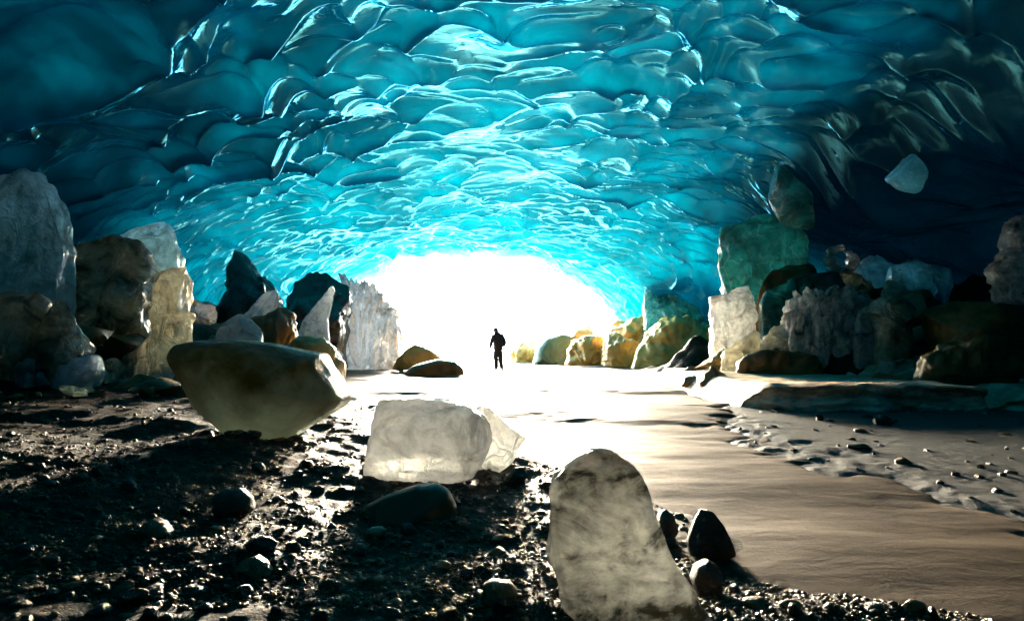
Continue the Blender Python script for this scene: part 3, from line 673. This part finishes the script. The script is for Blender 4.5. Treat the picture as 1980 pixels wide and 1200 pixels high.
def scatter(label, cat, group, mat, name, n, xr, yr, rr, seed):
    pr = [rubble_mesh(name, seed * 10 + k, M[mat]) for k in range(4)]
    rng = random.Random(seed)
    for k in range(n):
        x = rng.uniform(*xr); y = rng.uniform(*yr); r = rr[0] + (rr[1] - rr[0]) * rng.random() ** 2.2
        c_, wl_, wr_, H_ = section(np.array(y))
        if x > float(c_ + wr_) - 1.2 or x < float(c_ - wl_) + 1.0: continue
        z = max(ground_h(x, y), float(bank_h(x, y)))
        if name == 'rock_fragment' and mat == 'tan' and x < 1.2 + (39 - y) * 0.72: continue
        o = link(name, pr[k % 4], (x, y, z - 0.15 * r))
        o.scale = (r * rng.uniform(.8, 1.4), r * rng.uniform(.8, 1.3), r * rng.uniform(.6, 1.2))
        o.rotation_euler = (rng.uniform(-.5, .5), rng.uniform(-.5, .5), rng.uniform(0, 6.28))
        tag(o, label, cat, group)
GR = 'rubble under the right wall'; GL = 'rubble under the left wall'
scatter('cream angular ice fragment lying in the rubble under the right wall', 'ice', GR, 'ice_pale', 'ice_fragment', 55, (5.2, 11), (13.6, 19.5), (.10, .6), 61)
scatter('dark brown angular rock lying in the rubble under the right wall', 'rock', GR, 'brown', 'rock_fragment', 60, (4.9, 11), (13.4, 21), (.10, .7), 62)
scatter('grey ice fragment lying in the rubble under the right wall', 'ice', GR, 'ice_grey', 'ice_fragment', 45, (5.6, 11), (14.5, 20), (.10, .6), 63)
scatter('golden angular rock lying by the boulder row right of the mouth', 'rock', 'rubble by the boulder row', 'tan', 'rock_fragment', 50, (1.5, 9.5), (27, 39), (.2, .9), 64)
scatter('cream angular ice fragment lying in the rubble under the left wall', 'ice', GL, 'ice_pale', 'ice_fragment', 50, (-11.5, -5.5), (10.5, 18), (.10, .6), 65)
scatter('white ice fragment lying in the rubble under the left wall', 'ice', GL, 'ice_white', 'ice_fragment', 45, (-11.5, -5.5), (10.5, 24), (.10, .6), 66)
scatter('dark brown angular rock lying in the rubble under the left wall', 'rock', GL, 'brown', 'rock_fragment', 55, (-11.5, -5), (10, 26), (.10, .65), 67)
# ring of ice
def ring(name, px, py, y, rx, rz, r, mat, seed):
    nu, nv = 90, 30
    a = np.linspace(0, 2 * math.pi, nu, endpoint=False)[:, None]; b = np.linspace(0, 2 * math.pi, nv, endpoint=False)[None, :]
    rr = r * (1 + 0.35 * np.sin(a * 2 + 1) + 0.3 * np.cos(a * 3))
    x = (rx + rr * np.cos(b)) * np.cos(a); z = (rz + rr * np.cos(b)) * np.sin(a); yy = rr * 1.6 * np.sin(b) + 0 * a
    V = np.stack([x + 0.25 * z, yy, z - 0.3 * x], -1)
    nz = 1 + 0.22 * fbm(V[..., 0] * 7, V[..., 1] * 7, V[..., 2] * 7, 3, seed)
    V = V * nz[..., None]
    i = np.arange(nu)[:, None]; j = np.arange(nv)[None, :]
    f = np.stack([i * nv + j, ((i + 1) % nu) * nv + j, ((i + 1) % nu) * nv + (j + 1) % nv, i * nv + (j + 1) % nv], -1).reshape(-1, 4)
    zl = V[..., 2].min(); V[..., 2] -= zl
    return link(name, mesh_np(name, V.reshape(-1, 3), f, M[mat]), P(px, py, y) + np.array((0, 0, zl)))
tag(ring('ice_ring', 1626, 500, 19.3, 0.30, 0.26, 0.09, 'ice_white', 74), 'white ring of ice with a dark hole on top of the rounded boulder', 'ice', g)

# ice hanging from the roof on the right
thing('hanging_ice', 'dim blue wedge of ice hanging from the roof above the tall green block', 'ice',
      [(1486, 385), (1500, 330), (1520, 250), (1560, 250), (1566, 395), (1572, 440), (1530, 453), (1506, 422)], 17.7, 0.9, 'ice_teal', back=0.0, seed=75, amp=0.05, facets=9, anchor=0.6, power=3)
thing('hanging_ice', 'bright bell shaped crystal of ice hanging in the dark right recess', 'ice',
      [(1712, 346), (1736, 334), (1752, 300), (1748, 262), (1735, 215), (1825, 215), (1806, 262), (1790, 310), (1786, 352), (1776, 377), (1740, 369)], 13.72, 0.55, 'ice_crystal', seed=76, amp=0.05, freq=3, facets=4, anchor=0.5, power=3, side=0.3, back=0.0)

# ---- terrace of sediment on the right
t = NT('terrace_sediment')
sep = t.n('ShaderNodeSeparateXYZ'); t.l(t.n('ShaderNodeNewGeometry').outputs['Normal'], sep.inputs[0])
n1 = t.noise(3, 7, 0.7, t.stretch(t.pos, 0.6, 1, 2))
ctop = t.mixc(t.ramp(n1, [(0.35, 0.0), (0.7, 1.0)]), (0.82, 0.70, 0.54), (0.60, 0.47, 0.31))
M['terrace'] = t.done(t.princ(t.mixc(t.ramp(t.noise(1.3, 7, 0.7, t.stretch(t.pos, 0.5, 1, 3)), [(0.45, 0.0), (0.6, 0.7)]), ctop, (0.07, 0.05, 0.025)), 0.5, 1.4,
                      t.bump(n1, 0.8, 0.06)))
def terrace(name, x0, x1, yf, top, depth, seed):
    nx, prof = 260, []
    X = np.linspace(x0, x1, nx)
    edge = sst(0, 0.12, (X - x0) / (x1 - x0)) * sst(1.0, 0.9, (X - x0) / (x1 - x0)) if True else 1
    pr = [(0.05, -0.12), (0.0, 0.0), (0.02, 0.25), (0.10, 0.5), (0.10, 0.7), (0.02, 0.84), (-0.02, 0.94), (0.02, 1.0), (0.12, 1.02)]
    pu = np.linspace(0, len(pr) - 1, 60)
    a = np.interp(pu, range(len(pr)), [p[0] for p in pr]); b = np.interp(pu, range(len(pr)), [p[1] for p in pr])
    a = np.r_[a, 0.12 + geo(0.05, depth, 50, 1.6)]; b = np.r_[b, np.linspace(1.02, 1.0, 50)]
    V = np.zeros((nx, len(a), 3))
    V[..., 0] = X[:, None]
    fr = yf + 0.18 * fbm(X * 1.1, 0 * X, 0 * X + seed, 4, seed)
    V[..., 1] = fr[:, None] + a[None, :] + (1 - edge[:, None]) * 0.8
    V[..., 2] = b[None, :] * top * (0.25 + 0.75 * edge[:, None]) - (1 - edge[:, None]) * 0.12
    n = fbm(V[..., 0] * 2.4, V[..., 1] * 2.4, V[..., 2] * 7, 4, seed + 3)
    V[..., 1] += 0.09 * n * (b[None, :] < 1.01); V[..., 2] += 0.02 * n + 0.04 * fbm(V[..., 0] * 0.6, V[..., 1] * 0.6, 0 * n, 2, seed + 5)
    V[:, -1, 2] = -0.2
    return struct(link(name, mesh_np(name, V.reshape(-1, 3), grid_faces(nx, len(a)), M['terrace'])))
terrace('sediment_terrace', 4.1, 8.55, 11.75, 0.43, 8.2, 900)
terrace('sediment_terrace', 8.45, 13.5, 11.35, 0.42, 7.0, 930)

thing('low_rock', 'low dark brown rock on the sand left of the sediment terrace', 'rock',
      [(1316, 750), (1326, 728), (1370, 721), (1400, 730), (1402, 754)], rest(1360, 754), 0.8, 'brown', seed=80, amp=0.06, facets=6)
thing('frosted_rock', 'frosted cream rock at the left end of the sediment terrace', 'rock',
      [(1398, 772), (1408, 738), (1425, 726), (1450, 738), (1464, 768)], rest(1430, 770), 0.6, 'ice_pale', seed=81, amp=0.14, freq=4, facets=6)

# ice outside the mouth
for k, (pts, yy, lab) in enumerate((([(842, 694), (850, 662), (872, 652), (900, 660), (916, 694)], 46, 'pale blue ice lump outside the mouth left of the walker'),
                                    ([(775, 690), (790, 660), (815, 652), (835, 668), (842, 694)], 47, 'white ice lump outside the mouth behind the brown wedge boulder'))):
    thing('ice_lump', lab, 'ice', pts, yy, 2.0, 'ice_blue' if k == 0 else 'ice_white', seed=85 + k, amp=0.08, facets=7, ground=float(snow_h(np.array(P(pts[2][0], 600, yy)[0]), np.array(float(yy)))) - 0.3)

# ------------------------------------------------------------------ stones on the gravel
protos = [rock_mesh('stone', 1000 + k, M['stone'] if k % 4 else M['brown'], 3, 8 + k % 6, 0.55 + 0.12 * (k % 3), 0.14, (0.56, 0.92), 34) for k in range(12)]
def in_gravel(px, py):
    x, y, z = hit(px, py)
    return (x, y, z) if float(gravel_h(x, y)) > float(sand_h(x, y)) + 0.03 and y < 20 else None
taken = []
first = True
tries = 0
while len(taken) < 285 and tries < 5000:
    tries += 1
    py = 770 + 440 * random.random() ** 0.8; px = random.uniform(-20, 1960)
    if py < 860 and px < 420 and random.random() < 0.6: continue
    w = in_gravel(px, py)
    if not w: continue
    if 1040 < px < 1400 and py > 1100: continue
    if 300 < px < 660 and py < 850: continue
    if 690 < px < 950 and py < 940: continue
    spx = random.choice((8, 9, 10, 12, 14, 17, 22, 28)) * (0.6 + 0.6 * (py - 770) / 430)
    r = spx * w[1] / F
    if any((w[0] - a) ** 2 + (w[1] - b) ** 2 < (r + c) ** 2 * 0.6 for a, b, c in taken): continue
    taken.append((w[0], w[1], r))
    o = link('gravel_stone', protos[len(taken) % 12], (w[0], w[1], w[2] - 0.25 * r))
    o.scale = (r * random.uniform(0.8, 1.3), r * random.uniform(0.8, 1.2), r * random.uniform(0.7, 1.15))
    o.rotation_euler = (random.uniform(-.25, .25), random.uniform(-.25, .25), random.uniform(0, 6.28))
    tag(o, 'dark wet stone lying loose in the foreground gravel', 'stone', 'dark stones scattered over the gravel')

# stones banked against the foot of the huge boulder and the white chunk
for (cx_, cy_, rad), cnt in (((float(big.location.x), float(big.location.y), 0.42), 22),):
    for k in range(cnt):
        a = random.uniform(3.3, 6.1); r = random.uniform(.035, .11); q = rad + random.uniform(-.08, .22)
        x, y = cx_ + q * math.cos(a) * 1.25, cy_ + q * math.sin(a)
        o = link('gravel_stone', protos[k % 12], (x, y, ground_h(x, y) - 0.25 * r)); o.scale = (r * 1.2, r, r * .9); o.rotation_euler = (random.uniform(-.3, .3), 0, random.uniform(0, 6.28))
        tag(o, 'dark wet stone banked against the foot of the huge olive boulder', 'stone', 'stones at the foot of the olive boulder')
# dark stones on the frosted mud
n = 0
while n < 34:
    px = random.uniform(1420, 1990); py = random.uniform(800, 965)
    x, y, z = hit(px, py)
    if float(frost_h(x, y)) < float(sand_h(x, y)) + 0.005 or y > 11.3: continue
    n += 1
    r = random.choice((3, 4, 5, 6, 9)) * y / F
    o = link('mud_stone', protos[n % 12], (x, y, z - 0.2 * r)); o.scale = (r * 1.3, r * 1.1, r * 0.8); o.rotation_euler = (0, 0, random.uniform(0, 6))
    tag(o, 'small dark stone frozen in the grey frosted mud', 'stone', 'stones on the frosted mud')
# small ice bits at the foot of the terrace
lump = [rock_mesh('ice_bit', 1100 + k, M['ice_white'], 2, 5, 0.8) for k in range(4)]
for k in range(26):
    px = 1470 + 18 * k + random.uniform(-7, 7); y = 11.62 - random.uniform(0.0, 0.25) if px < 1900 else 11.2 - random.uniform(0, .2)
    x = y * (px - 990) / F; r = random.choice((2.5, 3, 3.5, 5)) * y / F
    o = link('ice_bit', lump[k % 4], (x, y, ground_h(x, y) - 0.1 * r)); o.scale = (r * random.uniform(1, 1.8), r, r * random.uniform(.7, 1.2)); o.rotation_euler = (0, 0, random.uniform(0, 6))
    tag(o, 'tiny white ice bit at the foot of the sediment terrace', 'ice', 'ice bits along the terrace foot')

# gravel too small to count
def gravel_stuff(N):
    bm = bmesh.new(); bmesh.ops.create_icosphere(bm, subdivisions=1, radius=1.0)
    bv = np.array([v.co[:] for v in bm.verts]); bf = np.array([[v.index for v in f.verts] for f in bm.faces]); bm.free()
    rng = np.random.default_rng(77)
    py = 745 + 500 * rng.random(N) ** 0.75; px = rng.uniform(-200, 2180, N)
    yy = (CAMH - 0.12) * F / (py - HZ); xx = yy * (px - 990) / F + rng.normal(size=N) * 0.05
    gh = gravel_h(xx, yy)
    ok = (yy < 16) & (gh > sand_h(xx, yy) + 0.01 + 0.05 * rng.random(N))
    r = rng.choice((1.6, 2.2, 3.0, 4.0, 5.5, 7.5), N, p=(.25, .25, .2, .15, .1, .05)) * (0.55 + 0.6 * (py - 745) / 450) * yy / F
    xx, yy, gh, r = xx[ok], yy[ok], gh[ok], r[ok]; n = len(xx)
    s3 = rng.uniform(0.6, 1.4, (n, 1, 3)) * r[:, None, None]; s3[..., 2] *= 0.75
    a = rng.uniform(0, 6.28, n)[:, None]; ca, sa = np.cos(a), np.sin(a)
    v = bv[None] * (1 + rng.uniform(-0.28, 0.28, (n, len(bv), 1))) * s3
    VV = np.stack([v[..., 0] * ca - v[..., 1] * sa + xx[:, None], v[..., 0] * sa + v[..., 1] * ca + yy[:, None], v[..., 2] + (gh + 0.1 * r)[:, None]], -1).reshape(-1, 3)
    FF = (bf[None] + (np.arange(n) * len(bv))[:, None, None]).reshape(-1, 3)
    return mesh_np('gravel', VV, FF, M['pebble'], True)
g_ = link('gravel', gravel_stuff(26000)); struct(g_, 'stuff')

# ------------------------------------------------------------------ the walker
def skin_mesh(name, nodes, edges, mat, sub=2, root=0):
    me = bpy.data.meshes.new(name); me.from_pydata([n[:3] for n in nodes], edges, [])
    o = bpy.data.objects.new(name, me); COL.objects.link(o)
    o.modifiers.new('Skin', 'SKIN'); 
    for k, v in enumerate(me.skin_vertices[0].data):
        r = nodes[k][3]; v.radius = (r, r) if isinstance(r, float) else r
        v.use_root = (k == root)
    s = o.modifiers.new('Sub', 'SUBSURF'); s.levels = sub; s.render_levels = sub
    dg = bpy.context.evaluated_depsgraph_get(); dg.update()
    m2 = bpy.data.meshes.new_from_object(o.evaluated_get(dg)); m2.name = name
    bpy.data.objects.remove(o); bpy.data.meshes.remove(me)
    m2.materials.clear(); m2.materials.append(mat); m2.shade_smooth()
    return m2
def mat_plain(name, c, rough=0.8):
    t = NT(name); n = t.noise(30, 4, 0.6)
    return t.done(t.princ(t.mixc(n, c, tuple(v * 0.6 for v in c)), rough, 1.4, t.bump(t.noise(14, 4), 0.4, 0.02)))
def person():
    px, py, pz = hit(963, 718)
    root = bpy.data.objects.new('person', None); COL.objects.link(root); root.location = (27.4 * (963 - 990) / F, 27.4, ground_h(27.4 * (963 - 990) / F, 27.4))
    tag(root, 'person in dark jacket and trousers walking on the sand, head bowed', 'person')
    skin = mat_plain('skin', (0.35, 0.2, 0.14), 0.5); cloth = mat_plain('navy_cloth', (0.012, 0.014, 0.024)); trou = mat_plain('dark_trousers', (0.012, 0.018, 0.018))
    boot = mat_plain('boot_leather', (0.015, 0.012, 0.01), 0.5); hatm = mat_plain('dark_wool', (0.01, 0.01, 0.014))
    # seen from behind and a little from its right; x to the right of the picture, +y away
    hipL, hipR = (-0.09, 0, 0.88), (0.09, 0.0, 0.88)
    N = [(0, 0, .95, .15), (0, .0, 1.15, .14), (-.01, .02, 1.36, .155), (-.02, .05, 1.48, .07), (-.045, .075, 1.53, .06), (-.07, .11, 1.62, .088), (-.085, .14, 1.71, .07),
         (-.19, .02, 1.41, .07), (-.26, .06, 1.16, .052), (-.31, .12, .92, .036), (-.315, .13, .86, .035),
         (.18, .02, 1.40, .07), (.265, -.04, 1.14, .052), (.17, .06, .97, .038),
         (-.08, .0, .86, .10), (-.07, .06, .48, .065), (-.06, .02, .09, .045), (-.065, .16, .04, .04),
         (.07, .0, .86, .10), (.08, -.02, .48, .065), (.15, -.14, .10, .045), (.16, .02, .045, .04)]
    E = [(0, 1), (1, 2), (2, 3), (3, 4), (4, 5), (5, 6), (2, 7), (7, 8), (8, 9), (9, 10), (2, 11), (11, 12), (12, 13), (0, 14), (14, 15), (15, 16), (16, 17), (0, 18), (18, 19), (19, 20), (20, 21)]
    # fingers and thumb of the hanging hand
    for k, (dx, L) in enumerate(((-.028, .07), (-.010, .08), (.008, .075), (.026, .06))):
        b = len(N); N += [(-.315 + dx * .3, .13 + dx, .84, .011), (-.318 + dx * .3, .135 + dx * 1.1, .84 - L * .5, .009), (-.308 + dx * .3, .13 + dx * 1.1, .84 - L, .008)]
        E += [(10, b), (b, b + 1), (b + 1, b + 2)]
    b = len(N); N += [(-.30, .17, .87, .012), (-.295, .19, .83, .009)]; E += [(9, b), (b, b + 1)]
    # nose, ears on the bowed head
    link('body', skin_mesh('body', N, E, skin), (0, 0, 0), root)
    def blob(loc, s):
        r = bmesh.ops.create_icosphere(hb, subdivisions=2, radius=1.0)
        for v in r['verts']: v.co = Vector((v.co.x * s[0] + loc[0], v.co.y * s[1] + loc[1], v.co.z * s[2] + loc[2]))
    for nm, loc, sz in (('nose', (-.105, .232, 1.63), (.016, .022, .024)), ('ear', (-.172, .12, 1.635), (.012, .022, .034)), ('ear', (.012, .11, 1.635), (.012, .022, .034))):
        hb = bmesh.new(); blob(loc, sz)
        hm = bpy.data.meshes.new(nm); hb.to_mesh(hm); hb.free(); hm.shade_smooth(); hm.materials.append(skin); link(nm, hm, (0, 0, 0), root)
    # jacket
    J = [(0, 0, .72, .21), (0, .0, .98, .20), (0, .0, 1.18, .215), (-.01, .02, 1.36, .225), (-.03, .05, 1.49, .09),
         (-.19, .02, 1.40, .11), (-.27, .06, 1.16, .085), (-.315, .115, .93, .062), (.18, .02, 1.40, .115), (.28, -.04, 1.14, .095), (.20, .04, .98, .07)]
    link('jacket', skin_mesh('jacket', J, [(0, 1), (1, 2), (2, 3), (3, 4), (3, 5), (5, 6), (6, 7), (3, 8), (8, 9), (9, 10)], cloth), (0, 0, 0), root)
    T = [(0, 0, 1.02, .165), (0, 0, .84, .165), (-.095, .03, .60, .115), (-.075, .06, .36, .10), (-.065, .03, .05, .09),
         (.10, .0, .60, .115), (.10, -.04, .36, .10), (.155, -.12, .06, .09)]
    link('trousers', skin_mesh('trousers', T, [(0, 1), (1, 2), (2, 3), (3, 4), (1, 5), (5, 6), (6, 7)], trou), (0, 0, 0), root)
    for bx, by, rz, pit in ((-.066, .075, 4, 0), (.158, -.065, -6, 8)):
        hb = bmesh.new(); bmesh.ops.create_uvsphere(hb, u_segments=20, v_segments=12, radius=1.0)
        for v in hb.verts:
            f = (v.co.y + 1) / 2
            v.co = Vector((v.co.x * (.058 - .012 * (1 - f) * 0), v.co.y * .155, max(v.co.z, -.75) * (.095 - .045 * f) + .065))
        bmesh.ops.rotate(hb, verts=hb.verts, cent=(0, -.15, 0), matrix=Matrix.Rotation(R(rz), 3, 'Z'))
        bmesh.ops.translate(hb, verts=hb.verts, vec=(bx, by, 0))
        hm = bpy.data.meshes.new('boot'); hb.to_mesh(hm); hb.free(); hm.shade_smooth(); hm.materials.append(boot); link('boot', hm, (0, 0, 0), root)
    hb = bmesh.new(); bmesh.ops.create_uvsphere(hb, u_segments=24, v_segments=14, radius=1.0)
    bmesh.ops.delete(hb, geom=[v for v in hb.verts if v.co.z < -0.45], context='VERTS')
    for v in hb.verts:
        k = 1.08 if v.co.z < -0.1 else 1.0
        v.co = Vector((v.co.x * .108 * k, v.co.y * .122 * k, v.co.z * .125))
    bmesh.ops.rotate(hb, verts=hb.verts, cent=(0, 0, 0), matrix=Matrix.Rotation(R(-16), 3, 'X') @ Matrix.Rotation(R(-9), 3, 'Y'))
    bmesh.ops.translate(hb, verts=hb.verts, vec=(-.082, .128, 1.655))
    hm = bpy.data.meshes.new('hat'); hb.to_mesh(hm); hb.free(); hm.shade_smooth(); hm.materials.append(hatm); link('hat', hm, (0, 0, 0), root)
    hb = bmesh.new(); bmesh.ops.create_uvsphere(hb, u_segments=24, v_segments=14, radius=1.0)
    for v in hb.verts: v.co = Vector((v.co.x * .135 - .03, v.co.y * .115 + .0, v.co.z * .105 + 1.505 + .25 * v.co.y * .115 - .12 * v.co.x * .135))
    hm = bpy.data.meshes.new('hood'); hb.to_mesh(hm); hb.free(); hm.shade_smooth(); hm.materials.append(cloth); link('hood', hm, (0, 0, 0), root)
    bag = skin_mesh('shoulder_bag', [(.20, .02, .93, .075), (.245, .04, .90, .07), (.27, .05, .86, .05)], [(0, 1), (1, 2)], hatm)
    link('shoulder_bag', bag, (0, 0, 0), root)
    root.rotation_euler = (0, 0, R(8))
    root.scale = (0.985, 0.985, 0.985)
person()

# ------------------------------------------------------------------ light, sky, camera
ELEV, AZ = R(15.2), R(-4)       # sun beyond the mouth, slightly to the left
sd = Vector((math.sin(AZ) * math.cos(ELEV), math.cos(AZ) * math.cos(ELEV), math.sin(ELEV)))
sun = bpy.data.lights.new('sun', 'SUN'); sun.energy = 1.5; sun.angle = R(18); sun.color = (1.0, 0.90, 0.74)
so = bpy.data.objects.new('sun', sun); COL.objects.link(so); so.rotation_euler = (-sd).to_track_quat('-Z', 'Y').to_euler(); so.location = (0, 60, 50)
w = bpy.data.worlds.new('World'); sc.world = w; w.use_nodes = True
nt = w.node_tree; bg = nt.nodes['Background']; bg.inputs[1].default_value = 0.15
sky = nt.nodes.new('ShaderNodeTexSky'); sky.sky_type = 'NISHITA'; sky.sun_disc = False
sky.sun_elevation = ELEV; sky.sun_rotation = AZ; sky.air_density = 1.0; sky.dust_density = 1.5
nt.links.new(sky.outputs[0], bg.inputs[0])

cam = bpy.data.cameras.new('camera'); co = bpy.data.objects.new('camera', cam); COL.objects.link(co)
co.location = (0, 0, CAMH); co.rotation_euler = (R(90), 0, 0)
cam.sensor_width = 36; cam.lens = 36 * F / 1980; cam.shift_y = (HZ - 600) / 1980
cam.clip_start = 0.05; cam.clip_end = 1000
sc.camera = co
vs = sc.view_settings
vs.view_transform = 'Standard'; vs.look = 'None'; vs.gamma = 1.0; vs.use_curve_mapping = False; vs.exposure = 6.25
cy = sc.cycles
cy.max_bounces = 10; cy.diffuse_bounces = 6; cy.glossy_bounces = 4; cy.transmission_bounces = 8; cy.transparent_max_bounces = 8
cy.sample_clamp_indirect = 1.5; cy.caustics_reflective = True; cy.caustics_refractive = True
cy.use_denoising = True
